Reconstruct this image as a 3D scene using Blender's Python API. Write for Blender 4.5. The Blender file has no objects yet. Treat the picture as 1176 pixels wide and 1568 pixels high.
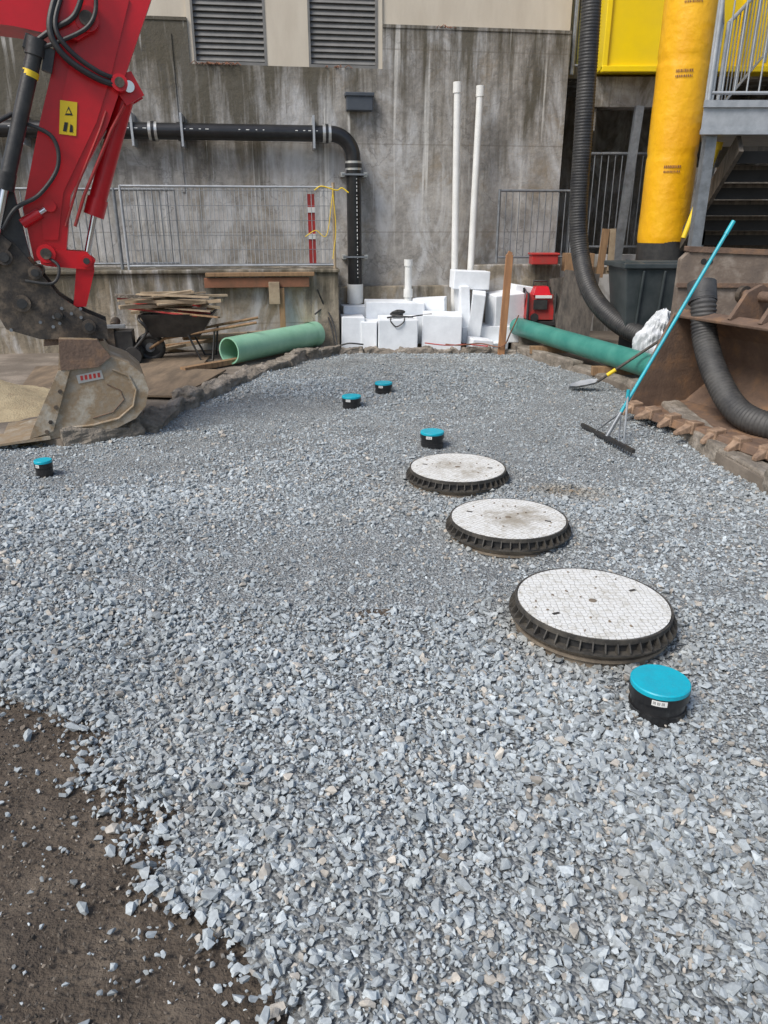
import bpy, bmesh, math, random
import numpy as np
from mathutils import Vector, Matrix
random.seed(7); rng=np.random.default_rng(7)
S=bpy.context.scene
S.view_settings.view_transform='Standard'; S.view_settings.look='None'; S.view_settings.exposure=0

# ---------------- materials ----------------
def nmat(name,c1,c2=None,scale=5,rough=.8,bump=.3,bscale=40,metal=0,stretch=(1,1,1),c3=None,spec=.5,contrast=(.35,.65),bdist=.01):
    m=bpy.data.materials.new(name); m.use_nodes=True
    nt=m.node_tree; N=nt.nodes; L=nt.links; b=N['Principled BSDF']
    c2=c2 or tuple(min(1,c*.7) for c in c1)
    tc=N.new('ShaderNodeTexCoord'); mp=N.new('ShaderNodeMapping'); mp.inputs['Scale'].default_value=stretch
    L.new(tc.outputs['Object'],mp.inputs['Vector'])
    n=N.new('ShaderNodeTexNoise'); n.inputs['Scale'].default_value=scale; n.inputs['Detail'].default_value=8; n.inputs['Roughness'].default_value=.65
    L.new(mp.outputs[0],n.inputs['Vector'])
    r=N.new('ShaderNodeValToRGB'); r.color_ramp.elements[0].position=contrast[0]; r.color_ramp.elements[1].position=contrast[1]
    r.color_ramp.elements[0].color=(*c1,1); r.color_ramp.elements[1].color=(*c2,1)
    if c3:
        e=r.color_ramp.elements.new((contrast[0]+contrast[1])/2); e.color=(*c3,1)
    L.new(n.outputs['Fac'],r.inputs['Fac']); L.new(r.outputs[0],b.inputs['Base Color'])
    b.inputs['Roughness'].default_value=rough; b.inputs['Metallic'].default_value=metal
    b.inputs['Specular IOR Level'].default_value=spec
    n2=N.new('ShaderNodeTexNoise'); n2.inputs['Scale'].default_value=bscale; n2.inputs['Detail'].default_value=6
    L.new(tc.outputs['Object'],n2.inputs['Vector'])
    bp=N.new('ShaderNodeBump'); bp.inputs['Strength'].default_value=bump; bp.inputs['Distance'].default_value=bdist
    L.new(n2.outputs['Fac'],bp.inputs['Height']); L.new(bp.outputs[0],b.inputs['Normal'])
    return m

M={}
M['red']=nmat('red_paint',(.66,.010,.020),(.52,.012,.018),3,.32,.05)
M['redd']=nmat('dusty_red',(.5,.02,.02),(.3,.05,.04),6,.5,.1)
M['blacksteel']=nmat('black_steel',(.02,.02,.022),(.05,.048,.045),8,.45,.2)
M['hitch']=nmat('worn_steel',(.04,.036,.034),(.19,.145,.105),7,.6,.4,metal=.3,c3=(.08,.065,.052))
M['chrome']=nmat('chrome_rod',(.7,.7,.72),(.6,.6,.62),5,.15,.0,metal=1)
M['bucket']=nmat('bucket_steel',(.34,.31,.26),(.52,.49,.42),4,.5,.35,metal=.05,c3=(.28,.20,.12),contrast=(.3,.7))
M['bucketrust']=nmat('rust_brown',(.11,.07,.05),(.27,.155,.085),5,.75,.5,c3=(.16,.105,.075),contrast=(.3,.7))
M['plate']=nmat('rusty_plate',(.12,.095,.08),(.33,.285,.24),5,.8,.5,c3=(.18,.14,.11),contrast=(.3,.7))
M['rustedge']=nmat('rust_teeth',(.17,.11,.075),(.40,.27,.18),12,.7,.5)
M['rubber']=nmat('black_rubber',(.018,.018,.02),(.05,.048,.045),6,.5,.15)
M['rimdust']=nmat('dusty_black',(.022,.021,.02),(.09,.08,.066),14,.7,.3)
M['hosegrey']=nmat('dusty_hose',(.03,.03,.032),(.085,.082,.078),5,.6,.15)
M['blackpipe']=nmat('black_pvc',(.012,.012,.013),(.025,.025,.026),5,.3,.05)
M['white']=nmat('white_pvc',(.80,.80,.78),(.68,.68,.65),4,.4,.03)
M['foam']=nmat('foam_white',(.82,.85,.88),(.72,.75,.78),6,.85,.35,bscale=150,bdist=.004)
M['galv']=nmat('galvanised',(.30,.32,.34),(.18,.19,.20),8,.45,.1,metal=.5)
M['galvl']=nmat('galvanised_light',(.46,.48,.50),(.34,.36,.38),8,.45,.1,metal=.3)
M['green']=nmat('green_pvc',(.22,.46,.31),(.31,.57,.41),3,.4,.05)
M['greend']=nmat('green_pvc_dark',(.03,.20,.165),(.07,.28,.225),3,.4,.05)
M['yellow']=nmat('yellow_paint',(.88,.64,.0),(.80,.58,.01),2,.4,.05)
M['orange']=nmat('yellow_wrap',(.92,.50,.010),(.84,.41,.008),2.5,.35,.35,bscale=9,bdist=.04,stretch=(1,1,.6))
M['wood']=nmat('timber',(.34,.21,.11),(.20,.12,.065),3,.8,.3,stretch=(8,8,1))
M['stake']=nmat('stained_timber',(.44,.22,.10),(.28,.14,.07),3,.8,.3,stretch=(8,8,1))
M['woodp']=nmat('pale_timber',(.44,.35,.24),(.28,.21,.14),5,.8,.3)
M['woodr']=nmat('red_timber',(.26,.11,.06),(.16,.08,.045),5,.8,.3)
M['ply']=nmat('plywood_dirty',(.26,.19,.125),(.13,.098,.068),2.5,.85,.3,stretch=(3,.7,1))
M['plydark']=nmat('plywood_dark',(.05,.045,.04),(.14,.12,.10),4,.8,.3,stretch=(4,4,.7))
M['cyan']=nmat('cyan_cap',(.0,.42,.54),(.01,.35,.46),14,.4,.15,bscale=90)
M['teal']=nmat('teal_handle',(.02,.42,.50),(.03,.30,.38),9,.35,.0)
M['soil']=nmat('soil',(.055,.042,.031),(.15,.12,.09),6,.92,1.0,bscale=60,c3=(.088,.068,.05),contrast=(.28,.72),bdist=.02)
M['pave']=nmat('dirty_pavement',(.14,.115,.09),(.28,.235,.19),2,.9,.6,bscale=30,c3=(.18,.15,.12))
M['kerb']=nmat('rough_concrete',(.15,.13,.105),(.34,.30,.255),6,.9,.9,bscale=35,bdist=.02,c3=(.22,.19,.155))
M['cream']=nmat('cream_render',(.64,.58,.48),(.54,.48,.39),1.2,.85,.15,stretch=(2,2,.5))
M['louvre']=nmat('louvre_grey',(.21,.205,.195),(.15,.148,.142),4,.6,.05)
M['dark']=nmat('dark_void',(.02,.02,.02),(.03,.03,.03),4,.9,.1)
M['plastic']=nmat('dark_plastic',(.03,.04,.042),(.06,.07,.072),4,.45,.1)
M['bag']=nmat('white_bag',(.68,.70,.72),(.5,.52,.54),4,.4,.2)
M['slate']=nmat('slate_box',(.05,.06,.075),(.07,.08,.095),4,.5,.05)
M['label']=nmat('label_white',(.75,.75,.72),(.70,.70,.68),4,.5,0)
M['labely']=nmat('label_yellow',(.85,.6,.02),(.8,.55,.02),4,.5,0)
M['riser']=nmat('dusty_riser',(.13,.105,.08),(.28,.225,.165),9,.85,.4)
M['sun_tinted_sand']=nmat('sun_tinted_sand',(.56,.46,.29),(.42,.33,.21),9,.95,.9,bscale=60,c3=(.49,.40,.25))  # pale yellow sand; warm sunlight is put into its base colour
M['tape']=nmat('band_steel',(.6,.6,.58),(.5,.5,.48),4,.3,0,metal=.6)

def concrete_wall(name,top=4.37,light=(.41,.385,.35),span=2.6,gain=1.0):
    m=bpy.data.materials.new(name); m.use_nodes=True
    nt=m.node_tree; N=nt.nodes; L=nt.links; b=N['Principled BSDF']; b.inputs['Roughness'].default_value=.9
    tc=N.new('ShaderNodeTexCoord'); sep=N.new('ShaderNodeSeparateXYZ'); L.new(tc.outputs['Object'],sep.inputs[0])
    def noise(scale,st,detail=7,rough=.6,dist=0,off=0):
        mp=N.new('ShaderNodeMapping'); mp.inputs['Scale'].default_value=st; mp.inputs['Location'].default_value=(off,off*.7,off*1.3); L.new(tc.outputs['Object'],mp.inputs[0])
        n=N.new('ShaderNodeTexNoise'); n.inputs['Scale'].default_value=scale; n.inputs['Detail'].default_value=detail; n.inputs['Roughness'].default_value=rough; n.inputs['Distortion'].default_value=dist
        L.new(mp.outputs[0],n.inputs['Vector']); return n.outputs['Fac']
    def ramp(src,a,bb,ca=(0,0,0),cb=(1,1,1)):
        r=N.new('ShaderNodeValToRGB'); r.color_ramp.elements[0].position=a; r.color_ramp.elements[1].position=bb
        r.color_ramp.elements[0].color=(*ca,1); r.color_ramp.elements[1].color=(*cb,1); L.new(src,r.inputs[0]); return r.outputs[0]
    def mix(f,a,c,mode='MIX'):
        x=N.new('ShaderNodeMix'); x.data_type='RGBA'; x.blend_type=mode
        L.new(f,x.inputs[0])
        for i,v in ((6,a),(7,c)):
            if isinstance(v,tuple): x.inputs[i].default_value=(*v,1)
            else: L.new(v,x.inputs[i])
        return x.outputs[2]
    def math_(op,a,bb,clamp=False):
        x=N.new('ShaderNodeMath'); x.operation=op; x.use_clamp=clamp
        for i,v in ((0,a),(1,bb)):
            if isinstance(v,(int,float)): x.inputs[i].default_value=v
            else: L.new(v,x.inputs[i])
        return x.outputs[0]
    base=ramp(noise(1.3,(1,1,1),9,.65,.6),.34,.66,tuple(c*.60 for c in light),tuple(c*1.12 for c in light))
    spk=ramp(noise(9,(1,1,1),8,.75),.35,.7,(.68,.68,.68),(1.15,1.15,1.15))
    one=N.new('ShaderNodeValue'); one.outputs[0].default_value=1
    col=mix(one.outputs[0],base,spk,'MULTIPLY')
    pale=ramp(noise(1.2,(1.3,1,.5),9,.65,1.2,3),.48,.62)
    col=mix(math_('MULTIPLY',pale,.78),col,(.55,.55,.55))
    brown=ramp(noise(1.7,(1.0,1,.8),8,.65,.8,8),.53,.68)
    col=mix(math_('MULTIPLY',brown,.6),col,(.25,.195,.125))
    zf=math_('DIVIDE',math_('SUBTRACT',sep.outputs['Z'],top-span),span)
    st=noise(1.5,(1.5,1,.22),10,.68,.5,5); st2=noise(4.5,(2.0,1,.10),8,.6,.2,1)
    xf=math_('MULTIPLY',math_('ADD',sep.outputs['X'],1.0),-.06)
    f=math_('ADD',math_('ADD',math_('MULTIPLY',zf,1.0),xf),math_('ADD',math_('MULTIPLY',math_('SUBTRACT',st,.5),2.9),math_('MULTIPLY',math_('SUBTRACT',st2,.5),1.7)))
    f=ramp(f,.32,.92)
    col=mix(math_('MULTIPLY',f,.90*gain),col,(.080,.069,.046))
    s3=math_('MULTIPLY',ramp(noise(3.4,(3,1,.10),5,.5,.15,2),.60,.67),ramp(noise(1.1,(1,1,.6),3,.5,0,7),.42,.58))
    col=mix(math_('MULTIPLY',s3,.8),col,(.64,.62,.58))
    vo=N.new('ShaderNodeTexVoronoi'); vo.feature='DISTANCE_TO_EDGE'; vo.inputs['Scale'].default_value=.55
    nn=N.new('ShaderNodeTexNoise'); nn.inputs['Scale'].default_value=2.5; nn.inputs['Detail'].default_value=8
    L.new(tc.outputs['Object'],nn.inputs['Vector'])
    va=N.new('ShaderNodeVectorMath'); va.operation='ADD'; L.new(tc.outputs['Object'],va.inputs[0]); L.new(nn.outputs['Color'],va.inputs[1]); L.new(va.outputs[0],vo.inputs['Vector'])
    cr=ramp(vo.outputs['Distance'],.0,.008,(1,1,1),(0,0,0))
    col=mix(math_('MULTIPLY',cr,.45),col,(.1,.095,.09))
    md=math_('ABSOLUTE',math_('SUBTRACT',math_('FRACT',math_('DIVIDE',math_('ADD',sep.outputs['Z'],.18),1.22),0),.5),0)
    ln=ramp(md,.0,.010,(1,1,1),(0,0,0)); col=mix(math_('MULTIPLY',ln,.5),col,(.13,.11,.085))
    L.new(col,b.inputs['Base Color'])
    bp=N.new('ShaderNodeBump'); bp.inputs['Strength'].default_value=.6; bp.inputs['Distance'].default_value=.025
    L.new(noise(11,(1,1,1),9,.7),bp.inputs['Height']); L.new(bp.outputs[0],b.inputs['Normal'])
    return m
M['wall']=concrete_wall('stained_concrete')
M['ledge']=concrete_wall('ledge_concrete',1.5,(.40,.34,.255),1.3)
M['bay']=concrete_wall('bay_concrete',6.0,(.26,.24,.21),6)

# ---------------- mesh builder ----------------
class B:
    def __init__(s): s.v=[];s.f=[];s.m=[];s.s=[];s.mats=[]
    def mi(s,k):
        if k not in s.mats: s.mats.append(k)
        return s.mats.index(k)
    def add(s,vs,fs,k,smooth=False):
        o=len(s.v); s.v+= [tuple(p) for p in vs]; i=s.mi(k)
        for f in fs: s.f.append([o+q for q in f]); s.m.append(i); s.s.append(smooth)
    def box(s,c,size,k,rot=(0,0,0),jit=0,taper=1):
        R=Matrix.Rotation(rot[2],3,'Z')@Matrix.Rotation(rot[1],3,'Y')@Matrix.Rotation(rot[0],3,'X')
        vs=[]
        for z in(-.5,.5):
            for x,y in((-.5,-.5),(.5,-.5),(.5,.5),(-.5,.5)):
                t=taper if z>0 else 1
                p=Vector((x*size[0]*t,y*size[1]*t,z*size[2]))
                if jit: p+=Vector([random.uniform(-jit,jit) for _ in range(3)])
                vs.append(R@p+Vector(c))
        s.add(vs,[(3,2,1,0),(4,5,6,7),(0,1,5,4),(1,2,6,5),(2,3,7,6),(3,0,4,7)],k)
    def b2(s,a,b,k):
        s.box([(a[i]+b[i])/2 for i in range(3)],[abs(b[i]-a[i]) for i in range(3)],k)
    def bar(s,p1,p2,w,h,k):
        p1=Vector(p1);p2=Vector(p2);d=(p2-p1).normalized()
        up=Vector((0,0,1)) if abs(d.z)<.95 else Vector((0,1,0))
        a=d.cross(up).normalized(); u=a.cross(d)
        vs=[p+a*x*w/2+u*y*h/2 for p in(p1,p2) for x,y in((-1,-1),(1,-1),(1,1),(-1,1))]
        s.add(vs,[(0,1,2,3),(7,6,5,4),(0,4,5,1),(1,5,6,2),(2,6,7,3),(3,7,4,0)],k)
    def cyl(s,p1,p2,r,k,n=16,r2=None,cap=True):
        s.tube([p1,p2],r,k,n,rf=(lambda i,t:(r if i==0 else (r2 if r2 is not None else r))),cap=cap)
    def tube(s,pts,r,k,n=12,rf=None,cap=True):
        pts=[Vector(p) for p in pts]; N=len(pts)
        t0=(pts[1]-pts[0]).normalized(); up=Vector((0,0,1)) if abs(t0.z)<.9 else Vector((1,0,0))
        a=t0.cross(up).normalized(); vs=[];fs=[]
        for i,p in enumerate(pts):
            t=(pts[min(i+1,N-1)]-pts[max(i-1,0)]).normalized()
            a=(a-t*a.dot(t)).normalized(); b=t.cross(a)
            rr=rf(i,i/(N-1)) if rf else r
            for j in range(n):
                g=2*math.pi*j/n; vs.append(p+a*math.cos(g)*rr+b*math.sin(g)*rr)
        for i in range(N-1):
            for j in range(n):
                k2=(j+1)%n; fs.append((i*n+j,i*n+k2,(i+1)*n+k2,(i+1)*n+j))
        s.add(vs,fs,k,True)
        if cap:
            s.add(vs[:n],[tuple(range(n))[::-1]],k); s.add(vs[-n:],[tuple(range(n))],k)
    def prism(s,out,y0,y1,k,side=None):
        n=len(out)
        vs=[(x,y0,z) for x,z in out]+[(x,y1,z) for x,z in out]
        s.add(vs,[tuple(range(n)),tuple(range(2*n-1,n-1,-1))],k)
        s.add(vs,[(i,i+n,(i+1)%n+n,(i+1)%n) for i in range(n)],side or k)
    def obj(s,name,loc=(0,0,0),rz=0,bevel=0,parent=None):
        me=bpy.data.meshes.new(name); me.from_pydata(s.v,[],s.f)
        for k in s.mats: me.materials.append(M[k])
        me.polygons.foreach_set('material_index',s.m); me.polygons.foreach_set('use_smooth',s.s)
        me.update()
        bm=bmesh.new(); bm.from_mesh(me); bmesh.ops.recalc_face_normals(bm,faces=bm.faces)
        bm.to_mesh(me); bm.free()
        o=bpy.data.objects.new(name,me); S.collection.objects.link(o); o.location=loc; o.rotation_euler=(0,0,rz)
        if bevel:
            md=o.modifiers.new('b','BEVEL'); md.width=bevel; md.segments=2; md.limit_method='ANGLE'; md.angle_limit=math.radians(40)
        if parent: o.parent=parent
        return o
def spline(P,n=8):
    P=[Vector(p) for p in P]; Q=[P[0]*2-P[1]]+P+[P[-1]*2-P[-2]]; out=[]
    for i in range(1,len(Q)-2):
        a,b,c,d=Q[i-1:i+3]
        for k in range(n):
            t=k/n; out.append(.5*((2*b)+(c-a)*t+(2*a-5*b+4*c-d)*t*t+(3*b-a-3*c+d)*t**3))
    out.append(P[-1]); return out
def resample(P,step):
    out=[P[0]]; acc=0
    for i in range(1,len(P)):
        a,b=P[i-1],P[i]; l=(b-a).length; d=step-acc
        while d<=l:
            out.append(a+(b-a)*(d/l)); d+=step
        acc=l-(d-step)
    return out

# ---------------- noise helper ----------------
_g=rng.random((64,64))
def vn(x,y):
    xi=np.floor(x).astype(int); yi=np.floor(y).astype(int); fx=x-xi; fy=y-yi
    fx=fx*fx*(3-2*fx); fy=fy*fy*(3-2*fy)
    g=lambda a,b:_g[a%64,b%64]
    return (g(xi,yi)*(1-fx)+g(xi+1,yi)*fx)*(1-fy)+(g(xi,yi+1)*(1-fx)+g(xi+1,yi+1)*fx)*fy
def fbm(x,y): return (vn(x,y)+.5*vn(x*2.1+5,y*2.1+9)+.25*vn(x*4.3+2,y*4.3+7))/1.75
def soil(x,y):
    xb=np.interp(y,[0,1.15,1.22,1.38,1.52,1.9,2.3,2.44,2.7,2.9],[-.10,-.16,-.25,-.44,-.62,-.83,-1.10,-1.42,-2.4,-9])
    return (xb-x)+(fbm(x*3,y*3)-.5)*.40+(fbm(x*9,y*9)-.5)*.12
def hgt(x,y):
    h=(fbm(x*.9,y*.9)-.5)*.07+(fbm(x*3.5+3,y*3.5)-.5)*.04
    h+=.09*np.exp(-(((x+2.2)/.9)**2+((y-3.6)/.8)**2))
    return h
# ---------------- ground ----------------
b=B(); b.add([(-150,-150,-.07),(150,-150,-.07),(150,150,-.07),(-150,150,-.07)],[(0,1,2,3)],'soil'); b.obj('ground')
def grid(name,x0,x1,y0,y1,st,zf,mat):
    xs=np.arange(x0,x1+1e-6,st); ys=np.arange(y0,y1+1e-6,st); X,Y=np.meshgrid(xs,ys); Z=zf(X,Y)
    nx=len(xs); ny=len(ys)
    v=np.stack([X.ravel(),Y.ravel(),Z.ravel()],1)
    i=np.arange(nx-1)[None,:]+np.arange(ny-1)[:,None]*nx; i=i.ravel()
    f=np.stack([i,i+1,i+1+nx,i+nx],1)
    me=bpy.data.meshes.new(name); me.from_pydata(v.tolist(),[],f.tolist()); me.materials.append(mat)
    me.polygons.foreach_set('use_smooth',[True]*len(me.polygons))
    o=bpy.data.objects.new(name,me); S.collection.objects.link(o); return o
grid('soil_ground',-5,1,-1,3.2,.02,lambda x,y:(fbm(x*5,y*5)-.5)*.035+(fbm(x*16,y*16)-.5)*.016+(fbm(x*38,y*38)-.5)*.010-.012-.03*(x>.6),M['soil'])

def gravelmat(bed):
    m=bpy.data.materials.new('crushed_stone' if not bed else 'stone_fines'); m.use_nodes=True
    nt=m.node_tree; N=nt.nodes; L=nt.links; p=N['Principled BSDF']; p.inputs['Roughness'].default_value=.88
    tc=N.new('ShaderNodeTexCoord')
    n=N.new('ShaderNodeTexNoise'); n.inputs['Scale'].default_value=90 if not bed else 3; n.inputs['Detail'].default_value=5
    L.new(tc.outputs['Object'],n.inputs['Vector'])
    r=N.new('ShaderNodeValToRGB'); r.color_ramp.elements[0].position=.3; r.color_ramp.elements[1].position=.7
    L.new(n.outputs['Fac'],r.inputs[0])
    if bed:
        r.color_ramp.elements[0].color=(.21,.22,.22,1); r.color_ramp.elements[1].color=(.31,.325,.325,1)
        v=N.new('ShaderNodeTexVoronoi'); v.inputs['Scale'].default_value=85; L.new(tc.outputs['Object'],v.inputs['Vector'])
        mx=N.new('ShaderNodeMix'); mx.data_type='RGBA'; mx.blend_type='MULTIPLY'; mx.inputs[0].default_value=1
        hs=N.new('ShaderNodeValToRGB'); hs.color_ramp.elements[0].color=(.55,.55,.55,1); hs.color_ramp.elements[1].color=(1.3,1.3,1.3,1)
        sp=N.new('ShaderNodeSeparateColor'); L.new(v.outputs['Color'],sp.inputs[0]); L.new(sp.outputs[0],hs.inputs[0])
        L.new(r.outputs[0],mx.inputs[6]); L.new(hs.outputs[0],mx.inputs[7]); L.new(mx.outputs[2],p.inputs['Base Color'])
        bp=N.new('ShaderNodeBump'); bp.invert=True; bp.inputs['Distance'].default_value=.012; bp.inputs['Strength'].default_value=1
        L.new(v.outputs['Distance'],bp.inputs['Height']); L.new(bp.outputs[0],p.inputs['Normal'])
    else:
        r.color_ramp.elements[0].color=(.82,.82,.82,1); r.color_ramp.elements[1].color=(1.12,1.12,1.12,1)
        at=N.new('ShaderNodeAttribute'); at.attribute_name='Col'
        mx=N.new('ShaderNodeMix'); mx.data_type='RGBA'; mx.blend_type='MULTIPLY'; mx.inputs[0].default_value=1
        L.new(at.outputs['Color'],mx.inputs[6]); L.new(r.outputs[0],mx.inputs[7]); L.new(mx.outputs[2],p.inputs['Base Color'])
    return m
LEFT=[(-6,6.3),(-3.1,6.2),(-2.7,6.0),(-2.2,6.4),(-2.03,7.4),(-1.6,9.2),(-.95,10.6)]
RIGHT=[(2.72,-1),(2.68,4.9),(2.62,5.6),(2.6,6.5),(2.7,8.2),(2.38,9.4),(1.95,10.9)]
def zbed(x,y):
    sd=soil(x,y); return hgt(x,y)+.012-np.clip((sd+.12)/.2,0,1)*.09
bed=grid('bed',-7,3.2,-1,11.3,.05,zbed,gravelmat(True))
protos=[]
for k in range(14):
    bm=bmesh.new()
    for _ in range(11):
        p=Vector([random.gauss(0,1) for _ in range(3)]).normalized()*random.uniform(.8,1.05)
        bm.verts.new((p.x*1.08,p.y*.78,p.z*.58))
    r=bmesh.ops.convex_hull(bm,input=bm.verts)
    bmesh.ops.delete(bm,geom=[v for v in bm.verts if not v.link_faces],context='VERTS')
    bmesh.ops.triangulate(bm,faces=bm.faces); bm.verts.index_update()
    protos.append((np.array([v.co[:] for v in bm.verts]),np.array([[v.index for v in f.verts] for f in bm.faces]))); bm.free()
def scatter(n,x0,x1,y0,y1,size,zoff=0.0,mode='g'):
    x=rng.uniform(x0,x1,n); y=rng.uniform(y0,y1,n)
    sd=soil(x,y)
    if mode=='g': keep=sd<rng.normal(-.03,.07,n)
    elif mode=='s': keep=(sd>-.05)&(rng.random(n)<np.exp(-np.maximum(sd,0)*4.0))
    else: keep=sd>-.1
    lx=np.array([p[0] for p in LEFT]); ly=np.array([p[1] for p in LEFT])
    yl=np.interp(x,lx,ly,right=11.1); keep&=(y<yl+.03)
    rx=np.interp(y,[p[1] for p in RIGHT],[p[0] for p in RIGHT]); keep&=x<rx+.02
    keep&=y<10.95
    x=x[keep];y=y[keep];n=len(x)
    fine=np.clip(np.interp(y,[1,2.6,4.2,7,11],[1.02,.92,.76,.70,.68])+ (fbm(x*1.1+11,y*1.1)-.5)*.9,.42,1.3)
    fine=np.where((x<-1.3)&(y<4.6),np.maximum(fine,1.1),fine)
    s=size*fine*rng.lognormal(0,.36,n)
    s=np.clip(s,.003,.030)
    z=(hgt(x,y)+.012 if mode=='g' else np.zeros(n)-.005)+s*rng.uniform(-.2,.55,n)+zoff
    return x,y,z,s
sets=[scatter(54000,-3.2,2.8,.6,5,.0137),scatter(78000,-3.6,2.8,4.4,11,.0143),scatter(19000,-1.9,1.9,.7,3.2,.012,.008),
      scatter(3000,-5,-3.2,2,6.3,.017),scatter(3200,-2.6,0,.7,2.9,.010,0,'s'),scatter(46000,-2.6,2.8,1,9,.006,.004),scatter(16000,-2.6,.1,.7,2.9,.0042,0,'t')]
nb=len(sets[-1][0])
x,y,z,s=[np.concatenate([q[i] for q in sets]) for i in range(4)]
N_=len(x); idx=rng.integers(0,len(protos),N_)
yaw=rng.uniform(0,2*np.pi,N_); tx=rng.normal(0,.5,N_); ty=rng.normal(0,.5,N_)
cz,sz=np.cos(yaw),np.sin(yaw); cx,sx=np.cos(tx),np.sin(tx); cy,sy=np.cos(ty),np.sin(ty)
O=np.ones(N_);Z0=np.zeros(N_)
Rz=np.stack([np.stack([cz,-sz,Z0],1),np.stack([sz,cz,Z0],1),np.stack([Z0,Z0,O],1)],1)
Rx=np.stack([np.stack([O,Z0,Z0],1),np.stack([Z0,cx,-sx],1),np.stack([Z0,sx,cx],1)],1)
Ry=np.stack([np.stack([cy,Z0,sy],1),np.stack([Z0,O,Z0],1),np.stack([-sy,Z0,cy],1)],1)
R=Rz@Rx@Ry
val=rng.normal(.385,.07,N_)
patch=fbm(x*.8+20,y*.8+3)
val=np.clip(val*(.80+.42*patch),.16,.62)
tan=(rng.random(N_)<.09)[:,None]
col=np.stack([val*.915,val*1.0,val*1.035],1); col=np.where(tan,np.stack([val,val,val],1)*np.array([1.06,.98,.86]),col)
dirt=np.clip((fbm(x*1.3+40,y*1.3)-.66)*4,0,1)[:,None]*.4
for (lx_,ly_) in((.95,2.99),(.74,4.12),(.53,5.14)):
    dirt=np.maximum(dirt,(np.clip(1.3-np.hypot(x-lx_,(y-ly_))/.42,0,1)[:,None])*.6)
for (lx_,ly_) in((1.28,4.85),):
    dirt=np.maximum(dirt,(np.clip(1.1-np.hypot((x-lx_),(y-ly_)*1.6)/.36,0,1)[:,None])*.9)
col=col*(1-dirt)+col*np.array([.74,.58,.42])*dirt
tb=rng.uniform(.05,.20,nb)[:,None]*np.array([1,.82,.64]); keepw=rng.random(nb)<.10
col[-nb:]=np.where(keepw[:,None],col[-nb:],tb)
VV=[];FF=[];CC=[];off=0
for k,(pv,pf) in enumerate(protos):
    m_=idx==k; n=m_.sum()
    V=np.einsum('nij,vj->nvi',R[m_],pv)*s[m_][:,None,None]+np.stack([x[m_],y[m_],z[m_]],1)[:,None,:]
    F=pf[None]+ (np.arange(n)*len(pv))[:,None,None]+off
    VV.append(V.reshape(-1,3)); FF.append(F.reshape(-1,3)); off+=n*len(pv)
    CC.append(np.repeat(col[m_],len(pv),0))
V=np.concatenate(VV);F=np.concatenate(FF);C=np.concatenate(CC)
me=bpy.data.meshes.new('gravel'); me.vertices.add(len(V)); me.vertices.foreach_set('co',V.astype(np.float32).ravel())
me.loops.add(len(F)*3); me.loops.foreach_set('vertex_index',F.astype(np.int32).ravel())
me.polygons.add(len(F)); me.polygons.foreach_set('loop_start',(np.arange(len(F))*3).astype(np.int32))
me.update(calc_edges=True)
ca=me.color_attributes.new('Col','FLOAT_COLOR','POINT'); ca.data.foreach_set('color',np.concatenate([C,np.ones((len(C),1))],1).astype(np.float32).ravel())
me.materials.append(gravelmat(False)); me.polygons.foreach_set('use_smooth',np.zeros(len(F),dtype=bool))
gravel=bpy.data.objects.new('gravel',me); S.collection.objects.link(gravel); bed.parent=gravel

# pavements either side
b=B()
lp=[(-14,6.3)]+LEFT+[(-.8,11.2),(-.8,13),(-14,13)]
n=len(lp); b.add([(p[0],p[1],-.05) for p in lp]+[(p[0],p[1],.07) for p in lp],[tuple(range(n))[::-1],tuple(range(n,2*n))]+[(i,(i+1)%n,(i+1)%n+n,i+n) for i in range(n)],'pave')
b.obj('pavement')
b=B()
rp=RIGHT+[(1.95,11.2),(1.95,16),(14,16),(14,-1)]
n=len(rp); b.add([(p[0],p[1],-.05) for p in rp]+[(p[0],p[1],.08) for p in rp],[tuple(range(n))[::-1],tuple(range(n,2*n))]+[(i,(i+1)%n,(i+1)%n+n,i+n) for i in range(n)],'pave')
b.obj('pavement')
def blocks(name,P,w,h,z,lmin,lmax,k='kerb',jit=.02,disp=.05,rj=.08):
    b=B(); pts=[Vector((*p,0)) for p in P]
    for a,c in zip(pts,pts[1:]):
        L_=(c-a).length; d=(c-a)/L_; t=0; ang=math.atan2(d.y,d.x)
        while t<L_:
            l=min(random.uniform(lmin,lmax),L_-t+.05); p=a+d*(t+l/2)+Vector((-d.y,d.x,0))*random.uniform(-.04,.04)
            hh=h*random.uniform(.75,1.15)
            b.box((p.x,p.y,z+hh/2-.04),(l*1.0,w*random.uniform(.7,1.25),hh),k,(random.uniform(-.08,.08),random.uniform(-.06,.06),ang+random.uniform(-rj,rj)),jit=jit)
            t+=l
    o=b.obj(name,bevel=.02)
    sd=o.modifiers.new('s','SUBSURF'); sd.subdivision_type='SIMPLE'; sd.levels=sd.render_levels=3
    tx=bpy.data.textures.new('n','CLOUDS'); tx.noise_scale=.11; dm=o.modifiers.new('d','DISPLACE'); dm.texture=tx; dm.strength=disp; dm.mid_level=.5; dm.texture_coords='GLOBAL'
    return o
blocks('broken_kerb',[(p[0]-.02,p[1]+.03) for p in LEFT[2:]]+[(-.75,10.9)],.24,.19,-.02,.15,.85,jit=.035,disp=.09,rj=.12)
blocks('concrete_rubble',[(-.7,10.95),(.2,11.0),(1.2,11.05),(1.9,10.95)],.16,.13,-.02,.08,.5,jit=.04,disp=.09,rj=.3)
blocks('concrete_kerb',[(2.78,1.0)]+[(p[0]+.1,p[1]) for p in RIGHT[1:]],.24,.19,.0,.8,1.5,disp=.03,jit=.012,rj=.02)

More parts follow.
